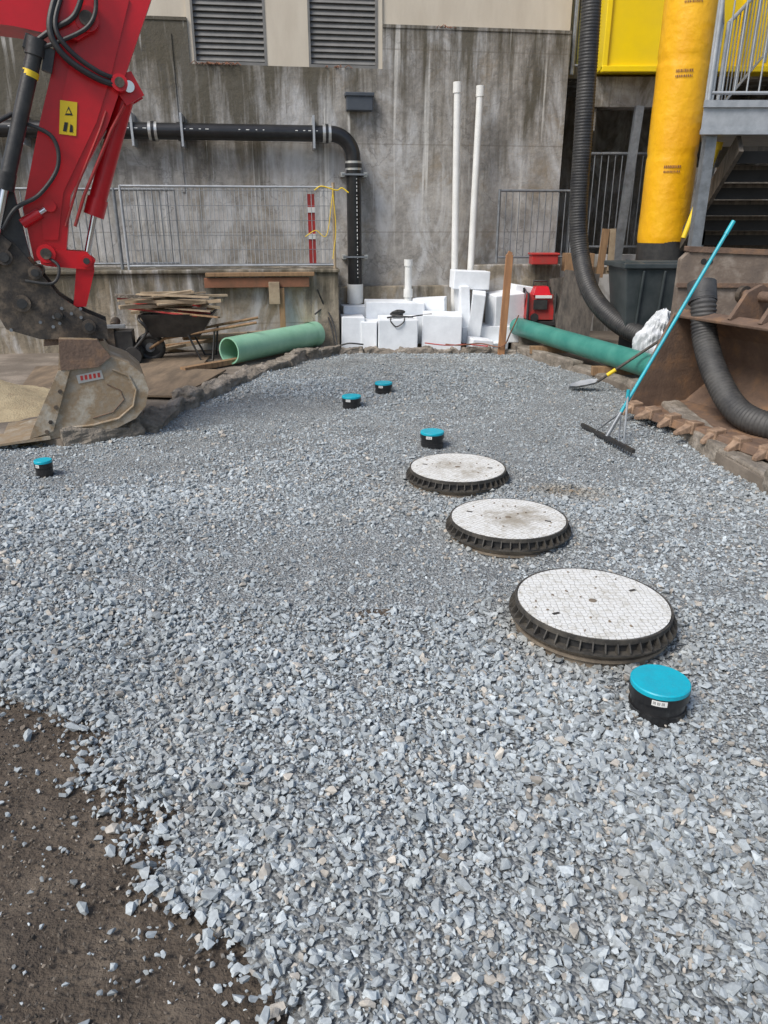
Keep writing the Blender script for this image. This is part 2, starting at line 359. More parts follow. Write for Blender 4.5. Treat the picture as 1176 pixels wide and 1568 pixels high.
# ---------------- back building ----------------
TH=math.radians(8); WL=(0,12.2,0)
b=B()
T=4.37
b.b2((-9,0,-.3),(-2.72,.5,T),'wall'); b.b2((-2.72,0,-.3),(-.02,.5,3.84),'wall'); b.b2((-.02,0,-.3),(2.76,.5,T),'wall')
b.b2((2.46,.5,-.3),(2.76,3.2,T),'wall')
b.b2((-9,.06,T),(-2.72,.5,9.5),'cream'); b.b2((-.02,.06,T),(2.76,.5,9.5),'cream')
b.b2((-2.72,.06,5.3),(-.02,.5,9.5),'cream'); b.b2((-1.66,.03,3.84),(-1.07,.5,5.3),'cream'); b.b2((-2.72,.03,3.84),(-2.66,.5,5.3),'cream')
b.b2((-.09,.03,3.84),(-.02,.5,5.3),'cream')
b.b2((-9,-.012,T-.02),(-2.72,.06,T+.02),'wall'); b.b2((-.02,-.012,T-.02),(2.76,.06,T+.02),'wall')
for x0,x1 in((-2.66,-1.66),(-1.07,-.09)):
    b.b2((x0,.35,3.84),(x1,.5,5.3),'dark')
    for q in(x0,x1-.03): b.b2((q,.02,3.84),(q+.03,.34,5.3),'louvre')
    b.b2((x0+.03,.02,3.84),(x1-.03,.34,3.88),'louvre')
    zz=3.93
    while zz<5.28:
        b.box(((x0+x1)/2,.08,zz),(x1-x0-.06,.012,.085),'louvre',(math.radians(-30),0,0)); zz+=.074
b.b2((-3.0,-.015,2.2),(-2.94,0,4.2),'wall')
b.obj('concrete_building',WL,TH)
b=B(); random.seed(9)
for cx_,n_ in((-2.5,26),(-2.2,14),(.9,8),(-.7,8)):
    zt=3.84 if -2.7<cx_<0 else T
    for i in range(n_):
        x0=cx_+random.uniform(-.15,.15); a=random.uniform(0,6.3); l=random.uniform(.04,.11)
        b.tube([(x0,-.01,zt),(x0+math.cos(a)*l*.5,-.02+math.sin(a)*l*.3,zt+l*.3),(x0+math.cos(a)*l,-.05+math.sin(a)*l*.5,zt-l*.1)],.005,'woodr',4)
b.obj('dead_weeds',WL,TH)
b=B(); b.b2((-.8,-.12,-.1),(2.7,-.002,.86),'ledge'); b.b2((1.35,-.35,-.1),(2.76,-.122,1.18),'ledge'); b.obj('concrete_plinth',WL,TH,bevel=.02)
b=B(); b.b2((-9,-1.0,-.1),(-.8,-.002,1.12),'ledge'); b.b2((-9,-1.04,1.12),(-.78,-.002,1.17),'ledge'); b.obj('retaining_wall',WL,TH,bevel=.015)
def fence(name,x0,x1,y,z0,z1,step=.1,posts=2.2,k='galv',loc=WL,rz=TH,r=.008):
    b=B()
    b.cyl((x0,y,z1),(x1,y,z1),.02,k,8); b.cyl((x0,y,z0+.08),(x1,y,z0+.08),.016,k,8)
    x=x0
    while x<=x1: b.cyl((x,y,z0+.08),(x,y,z1),r,k,6); x+=step
    x=x0
    while x<=x1+.01: b.cyl((x,y,z0),(x,y,z1+.02),.024,k,8); x+=posts
    return b.obj(name,loc,rz)
fence('metal_fence',-8.9,-3.0,-.82,1.17,2.20,.10,1.7)
b=B()
for i in range(50):
    x_=-3.7+i*.058; b.cyl((x_,-.9,1.2),(x_,-.9,2.24),.005,'galvl',5)
for i in range(6):
    z_=1.24+i*.19; b.cyl((-3.7,-.905,z_),(-.85,-.905,z_),.0035,'galv',5)
b.cyl((-3.7,-.9,2.24),(-.85,-.9,2.24),.015,'galvl',8); b.cyl((-3.7,-.9,1.22),(-.85,-.9,1.22),.015,'galvl',8)
b.cyl((-.84,-.9,1.1),(-.84,-.9,2.3),.022,'woodp',8); b.cyl((-3.7,-.9,1.15),(-3.7,-.9,2.25),.018,'galvl',8)
b.obj('mesh_fence_panel',WL,TH)
fence('metal_fence',1.75,2.95,-.2,1.2,2.24,.105,1.2)
b=B(); b.box((-1.15,-.82,1.68),(.1,.03,.95),'redd'); b.box((-1.15,-.84,1.95),(.102,.02,.07),'label'); b.box((-1.15,-.84,1.6),(.102,.02,.07),'label'); b.obj('barrier_board',WL,TH)
b=B(); b.tube(spline([(-1.1,-.93,2.2),(-1.0,-.95,2.25),(-.8,-.95,2.2),(-.72,-.93,2.23),(-.63,-.95,2.17)]),.009,'labely',6)
b.tube(spline([(-1.25,-.93,1.6),(-1.1,-.95,1.68),(-.95,-.95,1.62),(-.85,-.93,2.15)]),.006,'labely',6); b.tube(spline([(-.85,-.95,2.2),(-.82,-.97,1.7),(-.87,-.95,1.3)]),.006,'labely',6); b.obj('caution_tape',WL,TH)
b=B(); b.box((-1.95,-1.09,1.0),(1.45,.09,.13),'woodr'); b.box((-1.9,-1.11,1.11),(1.5,.12,.05),'wood'); b.box((-1.72,-1.17,.86),(.15,.06,.3),'woodp'); b.box((-1.62,-1.12,.5),(.08,.08,.85),'wood'); b.obj('timber_beam',WL,TH,bevel=.005)
# black drain pipe
b=B(); z=2.975; yy=-.2; R_=.108
path=[(-9,yy,z),(-.8,yy,z)]+[(-.8+.32*math.sin(a),yy,z-.32+.32*math.cos(a)) for a in [math.radians(k) for k in range(10,91,10)]]+[(-.48,yy,.9)]
b.tube(path,R_,'blackpipe',24)
for px in(-3.28,-6,-.86): b.cyl((px-.06,yy,z),(px+.06,yy,z),R_+.012,'tape',24)
b.cyl((-2.95,yy,z),(-2.85,yy,z),R_+.012,'blackpipe',24)
b.cyl((-.48,yy,2.5),(-.48,yy,2.62),R_+.012,'tape',24); b.cyl((-.48,yy,2.53),(-.48,yy,2.59),R_+.018,'blackpipe',24)
b.cyl((-.86-.02,yy,z),(-.86+.02,yy,z),R_+.02,'blackpipe',24); b.cyl((-3.3,yy,z),(-3.26,yy,z),R_+.02,'blackpipe',24)
for px in(-3.55,-2.88,-1.05,-5,-7): b.b2((px-.015,yy-.13,z-.2),(px+.015,yy+.2,z+.22),'galvl')
for pz in(2.44,1.3):
    b.b2((-.66,yy-.12,pz-.012),(-.30,yy+.2,pz+.012),'galv'); b.b2((-.67,yy-.1,pz-.03),(-.62,yy+.2,pz+.03),'tape')
    b.b2((-.34,yy-.1,pz-.03),(-.29,yy+.2,pz+.03),'tape')
random.seed(3)
for i in range(26): b.b2((-.452,yy-.1085,1.0+i*.055),(-.442,yy-.1,1.0+i*.055+random.uniform(.01,.04)),'label')
for i in range(40):
    xx=-5.2+i*.11+random.uniform(0,.04)
    if i%7<4: b.b2((xx,yy-.1085,z+.02),(xx+random.uniform(.02,.05),yy-.1,z+.03),'label')
b.cyl((-.48,yy,.62),(-.48,yy,.9),.125,'white',24); b.cyl((-.48,yy,.3),(-.48,yy,.62),.1,'white',24)
b.obj('drain_pipe',WL,TH)
b=B(); b.b2((-.56,-.14,3.29),(-.18,0,3.5),'slate'); b.b2((-.58,-.16,3.47),(-.16,0,3.52),'slate'); b.obj('wall_light_box',WL,TH,bevel=.01)
for x0,x1,zt in((1.07,1.03,3.66),(1.30,1.37,3.62)):
    b=B(); b.cyl((x0,-.32,.4),(x1,-.25,zt),.052,'white',20); b.cyl((x1,-.25,zt-.14),(x1,-.25,zt),.064,'white',20); b.cyl((x0,-.32,.85),(x0,-.318,.98),.063,'white',20); b.obj('vent_pipe',WL,TH)
b=B(); b.cyl((.31,-.45,.4),(.31,-.45,1.27),.055,'white',20); b.cyl((.31,-.45,1.17),(.31,-.45,1.27),.066,'white',20); b.cyl((.31,-.45,.72),(.31,-.45,.84),.07,'white',20); b.obj('standpipe',WL,TH)

# ---------------- foam blocks ----------------
def foam(c,s,r=(0,0,0)):
    b=B(); b.box((0,0,0),s,'foam',jit=.008)
    o=b.obj('foam_block',bevel=.012); o.location=c; o.rotation_euler=r; return o
foam((-.48,11.35,.24),(.34,.5,.5),(0,.03,.1)); foam((-.2,11.3,.21),(.22,.45,.44),(0,0,-.1)); foam((.2,11.25,.24),(.58,.55,.48),(.02,0,.03))
foam((.87,11.35,.27),(.58,.6,.5),(0,.02,-.06)); foam((.15,11.75,.36),(.9,.35,.62),(.04,.02,.12)); foam((.72,11.85,.38),(.5,.3,.66),(0,-.03,-.2))
foam((-.4,11.8,.3),(.5,.35,.6),(0,0,.2)); foam((1.3,11.75,.98),(.55,.35,.26),(0,.04,.1)); foam((1.2,11.7,.5),(.14,.5,.8),(0,-.05,.1)); foam((1.4,11.55,.45),(.2,.4,.75),(.12,.08,-.1))
foam((1.85,11.7,.55),(.48,.42,.5),(.1,-.08,.25)); foam((2.1,11.85,.58),(.35,.4,.62),(0,.15,.1)); foam((1.42,11.15,.1),(.32,.3,.16),(.05,.1,.2)); foam((1.62,11.7,.2),(.9,.5,.25),(0,0,.05)); foam((1.7,11.35,.05),(.3,.2,.1),(0,0,.5))
b=B(); b.tube(spline([(.05,11.0,.50),(.15,11.1,.51),(.3,11.2,.56),(.2,11.3,.57),(.1,11.15,.53),(.3,11.05,.51),(.42,11.1,.50)]),.013,'rubber',6); b.box((.2,11.2,.53),(.16,.1,.07),'rubber'); b.tube(spline([(.35,11.05,.5),(.5,11.1,.52),(.7,11.2,.53)]),.01,'rubber',6)
b.tube(spline([(.1,11.0,.5),(.1,10.96,.45),(.18,10.95,.38),(.28,10.96,.44),(.3,11.0,.5)]),.009,'rubber',6); b.obj('cable_coil')
b=B(); b.tube(spline([(-.95,10.95,.9),(-.85,11.1,.6),(-.75,11.0,.3),(-.7,10.95,.12),(-.5,10.9,.15),(-.3,10.92,.13)]),.012,'rubber',6); b.tube(spline([(-1.0,11.0,.55),(-.85,11.1,.62),(-.72,11.0,.35),(-.68,10.9,.1)]),.012,'rubber',6);b.obj('black_cable')
b=B(); b.tube(spline([(.9,10.95,.13),(1.1,10.85,.13),(1.4,10.95,.14),(1.7,10.8,.12),(1.85,11,.3),(2.0,11.3,.5)]),.010,'woodr',6); b.tube(spline([(.6,11.0,.14),(.9,10.85,.13),(1.2,10.92,.13),(1.5,10.82,.12)]),.009,'redd',6); b.obj('extension_cord')
b=B(); b.box((1.72,10.85,.66),(.10,.045,1.42),'stake',(0,.03,.05)); b.box((1.742,10.85,1.38),(.06,.04,.06),'stake',(0,.5,.05)); b.obj('wooden_stake',bevel=.004)

# generator
b=B(); cx,cy,z0=2.32,11.45,.36
b.box((cx,cy,z0+.26),(.40,.36,.36),'redd',taper=.85); b.box((cx,cy-.05,z0+.49),(.26,.28,.12),'red',taper=.7)
b.box((cx-.02,cy-.2,z0+.3),(.2,.03,.14),'blacksteel'); b.box((cx+.02,cy-.21,z0+.41),(.24,.03,.04),'label')
for sx_ in(-.2,.2): b.tube([(cx+sx_,cy-.2,z0),(cx+sx_,cy-.2,z0+.45),(cx+sx_,cy+.2,z0+.5),(cx+sx_,cy+.2,z0)],.018,'blacksteel',8)
b.box((cx,cy,z0+.03),(.5,.45,.06),'blacksteel'); b.cyl((cx-.1,cy-.22,z0+.12),(cx-.1,cy-.25,z0+.12),.06,'blacksteel',12); b.tube([(cx-.1,cy,z0+.55),(cx-.1,cy,z0+.62),(cx+.1,cy,z0+.62),(cx+.1,cy,z0+.55)],.015,'blacksteel',8)
b.obj('generator',bevel=.02)
b=B(); b.box((2.5,11.6,.2),(.9,.6,.34),'kerb'); b.obj('concrete_block',bevel=.02)
b=B(); b.box((2.80,11.1,.66),(.5,.04,.95),'plydark',(-.25,.12,-.1)); b.box((2.68,11.3,.6),(.35,.03,.9),'plydark',(-.3,-.1,.2)); b.obj('leaning_board')
b=B(); b.box((2.45,12.0,1.26),(.4,.25,.14),'redd'); b.box((2.45,12.0,1.34),(.44,.29,.03),'redd'); b.obj('red_crate',bevel=.01)
b=B(); b.box((2.98,12.0,1.22),(.42,.3,.26),'wood'); b.box((3.32,11.9,1.35),(.10,.05,.7),'wood',(0,.05,0)); b.box((3.45,11.9,1.4),(.09,.05,.6),'woodp',(0,-.04,0)); b.box((3.2,11.95,1.1),(.7,.05,.1),'woodp');b.obj('scrap_timber')

def pipe(p1,p2,r,k):
    b=B(); b.cyl(p1,p2,r,k,28,cap=False); b.cyl(p1,p2,r*.9,k,28,cap=False)
    p1=Vector(p1);p2=Vector(p2);d=(p2-p1).normalized(); up=Vector((0,0,1)); a=d.cross(up).normalized(); u=a.cross(d)
    for p in(p1,p2):
        vs=[p+(a*math.cos(g)+u*math.sin(g))*q for q in(r,r*.9) for g in[2*math.pi*i/28 for i in range(28)]]
        b.add(vs,[(i,(i+1)%28,(i+1)%28+28,i+28) for i in range(28)],k)
    return b
b=pipe((-1.97,9.5,.26),(-1.0,11.0,.27),.17,'green'); b.cyl((-1.08,10.88,.27),(-1.0,11.0,.27),.18,'green',28,cap=False); b.obj('sewer_pipe')
b=pipe((3.02,7.85,.30),(2.02,11.45,.32),.13,'greend'); p1=Vector((3.02,7.85,.30)); b.cyl(p1,p1+(Vector((2.02,11.45,.32))-p1)*.05,.145,'greend',28,cap=False)
b.box((2.75,8.9,.12),(.5,.1,.1),'wood'); b.box((2.3,10.5,.12),(.5,.1,.1),'wood'); b.obj('sewer_pipe')

def hose(P,r,k,pitch=.035,amp=.05):
    pts=resample(spline(P,14),pitch/4)
    pr=[0,1,.95,.1]
    b=B(); b.tube(pts,r,k,20,rf=lambda i,t:r*(1-amp+amp*pr[i%4])); return b
b=hose([(2.42,10.5,5.6),(2.49,10.5,4.3),(2.53,10.5,2.9),(2.56,10.5,1.9),(2.62,10.4,1.35),(2.70,10.0,.92),(2.91,9.6,.63),(3.18,9.1,.47),(3.5,8.6,.40),(4.2,8.2,.3)],.12,'rubber',.035,.04); b.obj('corrugated_hose')
b=hose([(2.88,6.98,1.22),(2.88,6.9,1.1),(2.90,6.8,.80),(2.93,6.5,.50),(3.02,6.18,.27),(3.2,5.85,.21),(3.6,5.6,.2),(4.4,5.5,.2)],.112,'hosegrey',.035,.08)
b.cyl((2.88,7.0,1.26),(2.88,6.92,1.1),.125,'hosegrey',20); b.obj('corrugated_hose')

# ---------------- right structures ----------------
b=B(); b.b2((2.9,14.6,-.1),(10,14.9,9.5),'bay'); b.b2((3.0,12.7,3.42),(4.25,13.1,3.83),'bay'); b.b2((2.75,12.9,3.83),(10,14.6,4.0),'bay')
b.b2((3.0,12.75,3.1),(3.25,13.0,3.42),'bay'); b.b2((4.25,12.7,-.1),(4.5,13.1,3.83),'bay'); b.b2((6.2,10.9,-.1),(6.5,14.6,9.5),'bay')
b.b2((4.5,12.9,-.1),(6.2,13.0,2.6),'bay'); b.obj('concrete_bay',bevel=.01)
b=B(); b.b2((3.16,12.35,3.86),(6.1,14,6.2),'yellow')
for xx in(3.16,4.15,5.1,6.0): b.b2((xx-.01,12.3,3.84),(xx+.07,12.36,6.2),'yellow')
b.b2((3.15,12.29,3.82),(6.1,12.37,3.9),'yellow'); b.obj('yellow_container',bevel=.01)
b=B()
random.seed(5)
NP=96; n=56; vs=[];fs=[]
for i in range(NP):
    zz=1.52+i*.05
    for j in range(n):
        a=2*math.pi*j/n
        w_=.5+.5*math.sin(a*3+zz*1.3)
        r_=.322+.010*float(vn(np.array([a*1.6+3]),np.array([zz*2.2]))[0])*w_+.004*math.sin(zz*9+a*2)*float(vn(np.array([a*1.1]),np.array([zz*.8+9]))[0])-(.010 if i%22==0 else 0)
        vs.append((3.87+r_*math.cos(a),11+r_*math.sin(a),zz))
for i in range(NP-1):
    for j in range(n): fs.append((i*n+j,i*n+(j+1)%n,(i+1)*n+(j+1)%n,(i+1)*n+j))
b.add(vs,fs,'orange',True)
b.cyl((3.87,11,1.2),(3.87,11,1.55),.315,'blacksteel',40); b.box((3.87,11,.65),(.5,.5,1.1),'dark')
for zz in(2.45,3.55,4.35):
    for line in range(2):
        a=-2.15
        while a<-1.55:
            w=random.uniform(.02,.05); r_=.3345
            vs=[(3.87+r_*math.cos(q),11+r_*math.sin(q),zz-line*.055+h) for q,h in((a,0),(a+w,0),(a+w,.032-line*.008),(a,.032-line*.008))]
            b.add(vs,[(0,1,2,3)],'woodr'); a+=w+.025
b.obj('wrapped_silo_column')
b=B()
def slab(b,pts,z0,z1,k):
    n=len(pts); b.add([(x,y,z0) for x,y in pts]+[(x,y,z1) for x,y in pts],[tuple(range(n))[::-1],tuple(range(n,2*n))]+[(i,(i+1)%n,(i+1)%n+n,i+n) for i in range(n)],k)
slab(b,[(3.56,9.3),(6.2,9.3),(6.2,10.9),(4.22,10.9)],2.72,3.0,'galvl'); b.b2((3.55,9.27,2.97),(6.2,9.297,3.04),'galvl'); b.b2((3.55,9.27,2.70),(6.2,9.297,2.75),'galvl')
b.bar((3.72,9.42,.05),(3.72,9.42,2.7),.12,.12,'galv'); b.bar((4.3,10.75,.05),(4.3,10.75,2.7),.1,.1,'galv')
for i in range(9):
    b.b2((4.1,9.5+i*.24,2.55-i*.185),(5.6,9.78+i*.24,2.6-i*.185),'plydark'); b.b2((4.1,9.5+i*.24,2.42-i*.185),(5.6,9.52+i*.24,2.55-i*.185),'dark')
b.bar((4.07,9.4,2.62),(4.07,11.8,.75),.05,.22,'plydark')
b.obj('steel_staircase')
b=B()
def rail(b,p0,p1,h,step,k='galvl'):
    p0=Vector(p0);p1=Vector(p1);n=int((p1-p0).length/step); up=Vector((0,0,h))
    b.cyl(p0+up,p1+up,.024,k,8); b.cyl(p0+Vector((0,0,.12)),p1+Vector((0,0,.12)),.018,k,8)
    for i in range(n+1):
        q=p0.lerp(p1,i/n); b.cyl(q+Vector((0,0,.12)),q+up,.009,k,6)
    for q in(p0,p1): b.cyl(q,q+up,.026,k,8)
rail(b,(3.62,9.35,3.0),(6.2,9.35,3.0),1.1,.13); rail(b,(3.62,9.4,3.0),(4.22,10.8,3.0),1.1,.13); rail(b,(4.3,10.8,3.0),(5.4,12.1,3.9),1.1,.14)
b.obj('stair_railing')
b=B(); rail(b,(2.8,12.7,3.85),(2.8,14.4,3.85),1.3,.1,'galv'); rail(b,(2.82,12.7,3.85),(3.12,12.7,3.85),1.3,.08,'galv'); b.obj('balcony_railing')
b=B(); rail(b,(3.0,12.9,1.3),(4.2,12.9,1.3),1.5,.1,'galv'); b.b2((2.8,12.8,-.1),(6.2,13.05,1.3),'bay'); b.bar((3.75,12.6,1.0),(3.85,12.6,3.42),.12,.1,'galv'); b.obj('metal_gate')
b=B(); b.cyl((4.02,9.9,2.6),(3.72,9.8,1.6),.03,'labely',10); b.cyl((4.02,9.9,2.6),(4.03,9.9,2.68),.05,'labely',10); b.obj('yellow_pole')

b=B(); cx,cy=3.33,9.6; z0,z1=.5,1.32
def ring(w,d,z): return [(cx-w,cy-d,z),(cx+w,cy-d,z),(cx+w,cy+d,z),(cx-w,cy+d,z)]
v=ring(.36,.3,z0)+ring(.46,.4,z1)+ring(.43,.37,z1)+ring(.33,.27,z0+.04)
b.add(v,[(0,1,2,3),(12,13,14,15)]+[(i+4*j,(i+1)%4+4*j,(i+1)%4+4*(j+1),i+4*(j+1)) for j in range(3) for i in range(4)],'plastic')
for (x0,y0,x1,y1) in((-.5,-.44,.5,-.40),(-.5,.40,.5,.44)): b.b2((cx+x0,cy+y0,z1-.05),(cx+x1,cy+y1,z1+.01),'plastic')
for q in(-.5,.46): b.b2((cx+q,cy-.40,z1-.05),(cx+q+.04,cy+.40,z1+.01),'plastic')
for q in(-.25,0,.25): b.box((cx+q,cy-.37,.9),(.03,.03,.7),'plastic',(.12,0,0))
b.box((cx-.2,cy,.28),(.12,.5,.42),'dark'); b.box((cx+.2,cy,.28),(.12,.5,.42),'dark'); b.box((cx-.1,cy-.1,1.2),(.5,.35,.2),'plastic',(.1,.2,.4)); b.obj('plastic_tub',bevel=.012)
# sack
me=bpy.data.meshes.new('sack'); bm=bmesh.new(); bmesh.ops.create_icosphere(bm,subdivisions=5,radius=1)
for v in bm.verts:
    p=v.co.copy(); n=vn(np.array([p.x*3+9]),np.array([p.y*3+p.z*4+9]))[0]+.5*vn(np.array([p.x*7+9+p.z*5]),np.array([p.y*7+9]))[0]+.35*abs(vn(np.array([p.x*13+29+p.z*6]),np.array([p.y*13+19-p.z*4]))[0]-.5)
    k=(.6+.5*n)*(1-.45*max(0,p.z)); v.co=Vector((p.x*.19*k,p.y*.17*k,p.z*.32*(.8+.3*n)))
bm.to_mesh(me); bm.free(); me.materials.append(M['bag']); o=bpy.data.objects.new('plastic_sack',me); S.collection.objects.link(o); o.location=(3.14,8.75,.52); o.rotation_euler=(.1,.25,0)

# rusty bucket (right)
b=B()
prof=[(0,.11),(.35,.09),(.7,.13),(.92,.28),(1.0,.52),(.95,.78),(.78,.98),(.55,1.02),(.42,.98)]
W=1.75; t=.03
for i in range(len(prof)-1):
    (x0,z0),(x1,z1)=prof[i],prof[i+1]; dx,dz=x1-x0,z1-z0; l=math.hypot(dx,dz); nx,nz=-dz/l*t,dx/l*t
    b.prism([(x0,z0),(x1,z1),(x1+nx,z1+nz),(x0+nx,z0+nz)],-W,0,'bucketrust')
for y0 in(0.002,-W-.032): b.prism(prof,y0,y0+.03,'bucketrust')
b.prism([(-.02,.10),(.12,.10),(.12,.17),(0,.17)],-W+.002,-.002,'bucketrust')
random.seed(31)
for i in range(7):
    yc=-.07-i*.262; L0=random.uniform(.11,.17); dy=random.uniform(-.02,.02); zt=random.uniform(.10,.13)
    b.box((.03,yc,.155),(.12,.10,.10),'rustedge',jit=.008)
    vs=[(.0,yc-.04,.115),(.0,yc+.04,.115),(.0,yc+.04,.195),(.0,yc-.04,.195),(-L0,yc-.022+dy,zt-.02),(-L0,yc+.022+dy,zt-.02),(-L0,yc+.022+dy,zt+.012),(-L0,yc-.022+dy,zt+.012)]
    b.add(vs,[(0,1,2,3),(7,6,5,4),(0,4,5,1),(1,5,6,2),(2,6,7,3),(3,7,4,0)],'rustedge')
for yc in(-.62,-.95): b.prism([(.45,1.0),(.95,.95),(.9,1.2),(.75,1.28),(.6,1.22)],yc-.02,yc+.02,'bucketrust')
b.cyl((.75,-.45,1.18),(.75,-1.15,1.18),.045,'bucketrust',16); b.cyl((.75,-.42,1.18),(.75,-.47,1.18),.075,'hitch',16)
b.obj('rusty_bucket',(2.3,6.9,0),math.atan2(.35,.937),bevel=.008)
b=B()
b.prism([(0,0),(1.6,0),(1.6,1.40),(.1,1.46),(0,1.36)],0,.12,'plate')
for q in(.15,.95):
    for w_ in(.06,.12): b.cyl((q+w_,-.004,1.34),(q+w_,.0,1.34),.028,'dark',16)
b.prism([(-.02,1.1),(1.62,1.1),(1.62,1.14),(-.02,1.14)],-.03,.0,'bucketrust'); b.prism([(.05,1.43),(1.6,1.37),(1.6,1.42),(.05,1.48)],-.02,.14,'bucketrust')
b.obj('steel_plate',(2.90,7.6,.08),math.radians(-3),bevel=.01)

# rake
b=B(); a=Vector((1.80,6.55,.06)); c=Vector((2.0,5.70,.06)); b.bar(a,c,.03,.03,'blacksteel')
for i in range(22):
    q=a.lerp(c,(i+.5)/22); b.cyl(q+Vector((0,0,-.01)),q+Vector((-.01,0,-.045)),.005,'blacksteel',5)
m_=a.lerp(c,.5); top=Vector((2.86,6.5,1.78)); s1=m_.lerp(top,.12)
b.cyl(s1,top,.015,'teal',12); b.cyl(top-(top-s1).normalized()*.12,top,.018,'teal',12); b.cyl(m_,s1,.018,'galv',10)
b.tube([m_+Vector((-.05,.18,0)),s1,m_+Vector((.05,-.18,0))],.008,'galv',6); b.obj('landscape_rake')
b=B(); b.cyl((2.03,6.05,.0),(2.04,6.12,.45),.010,'galvl',8); b.cyl((2.04,6.12,.40),(2.04,6.12,.47),.016,'teal',8); b.obj('marker_rod')
b=B(); p0=Vector((2.38,8.22,.12)); p1=Vector((3.18,8.0,.78)); d=(p1-p0)
b.cyl(p0,p1,.016,'plydark',10); b.cyl(p0+d*.12,p0+d*.22,.022,'labely',10); b.cyl(p0+d*.88,p1,.022,'labely',10)
vs=[]
for i,(u_,w_) in enumerate([(0,.03),(.05,.10),(.15,.115),(.25,.09),(.31,.01)]):
    for s_ in(-1,-.4,.4,1): vs.append((2.38-u_,8.22+s_*w_,.12-u_*.22+abs(s_)*.025-(.02 if abs(s_)<.5 else 0)))
b.add(vs,[(i*4+j,i*4+j+1,(i+1)*4+j+1,(i+1)*4+j) for i in range(4) for j in range(3)],'galvl',True); b.obj('shovel')

# ---------------- access covers ----------------
def covermat():
    m=bpy.data.materials.new('cover_top'); m.use_nodes=True; nt=m.node_tree; N=nt.nodes; L=nt.links; p=N['Principled BSDF']; p.inputs['Roughness'].default_value=.75
    tc=N.new('ShaderNodeTexCoord'); v=N.new('ShaderNodeTexVoronoi'); v.feature='DISTANCE_TO_EDGE'; v.inputs['Scale'].default_value=36; v.inputs['Randomness'].default_value=.45; L.new(tc.outputs['Object'],v.inputs['Vector'])
    r=N.new('ShaderNodeValToRGB'); r.color_ramp.elements[0].color=(.36,.345,.31,1); r.color_ramp.elements[1].position=.08; r.color_ramp.elements[1].color=(.70,.70,.675,1); L.new(v.outputs['Distance'],r.inputs[0])
    g=N.new('ShaderNodeTexNoise'); g.inputs['Scale'].default_value=18; g.inputs['Detail'].default_value=8; g.inputs['Roughness'].default_value=.8; L.new(tc.outputs['Object'],g.inputs['Vector'])
    gr=N.new('ShaderNodeValToRGB'); gr.color_ramp.elements[0].position=.32; gr.color_ramp.elements[1].position=.52; gr.color_ramp.elements[0].color=(.66,.62,.54,1); gr.color_ramp.elements[1].color=(1.03,1.03,1.03,1); L.new(g.outputs['Fac'],gr.inputs[0])
    gm=N.new('ShaderNodeMix'); gm.data_type='RGBA'; gm.blend_type='MULTIPLY'; gm.inputs[0].default_value=1; L.new(r.outputs[0],gm.inputs[6]); L.new(gr.outputs[0],gm.inputs[7])
    n=N.new('ShaderNodeTexNoise'); n.inputs['Scale'].default_value=3.6; n.inputs['Detail'].default_value=9; n.inputs['Roughness'].default_value=.75; n.inputs['Distortion'].default_value=.4
    oi=N.new('ShaderNodeObjectInfo'); va=N.new('ShaderNodeVectorMath'); va.operation='ADD'; L.new(tc.outputs['Object'],va.inputs[0]); L.new(oi.outputs['Location'],va.inputs[1]); L.new(va.outputs[0],n.inputs['Vector'])
    ln=N.new('ShaderNodeVectorMath'); ln.operation='LENGTH'; L.new(tc.outputs['Object'],ln.inputs[0])
    mr=N.new('ShaderNodeMapRange'); mr.inputs[1].default_value=.0; mr.inputs[2].default_value=.30; mr.inputs[3].default_value=.17; mr.inputs[4].default_value=-.10; L.new(ln.outputs['Value'],mr.inputs[0])
    ad=N.new('ShaderNodeMath'); L.new(n.outputs['Fac'],ad.inputs[0]); L.new(mr.outputs[0],ad.inputs[1])
    at=N.new('ShaderNodeAttribute'); at.attribute_type='OBJECT'; at.attribute_name='dirt'
    ad2=N.new('ShaderNodeMath'); L.new(ad.outputs[0],ad2.inputs[0]); L.new(at.outputs['Fac'],ad2.inputs[1])
    r2=N.new('ShaderNodeValToRGB'); r2.color_ramp.elements[0].position=.50; r2.color_ramp.elements[1].position=.68; L.new(ad2.outputs[0],r2.inputs[0])
    mm=N.new('ShaderNodeMath'); mm.operation='MULTIPLY'; mm.inputs[1].default_value=.85; L.new(r2.outputs[0],mm.inputs[0])
    mx=N.new('ShaderNodeMix'); mx.data_type='RGBA'; L.new(mm.outputs[0],mx.inputs[0]); L.new(gm.outputs[2],mx.inputs[6]); mx.inputs[7].default_value=(.30,.26,.20,1); L.new(mx.outputs[2],p.inputs['Base Color'])
    bp=N.new('ShaderNodeBump'); bp.inputs['Strength'].default_value=.8; bp.inputs['Distance'].default_value=.004; L.new(r.outputs[0],bp.inputs['Height']); L.new(bp.outputs[0],p.inputs['Normal'])
    return m
M['cover']=covermat()
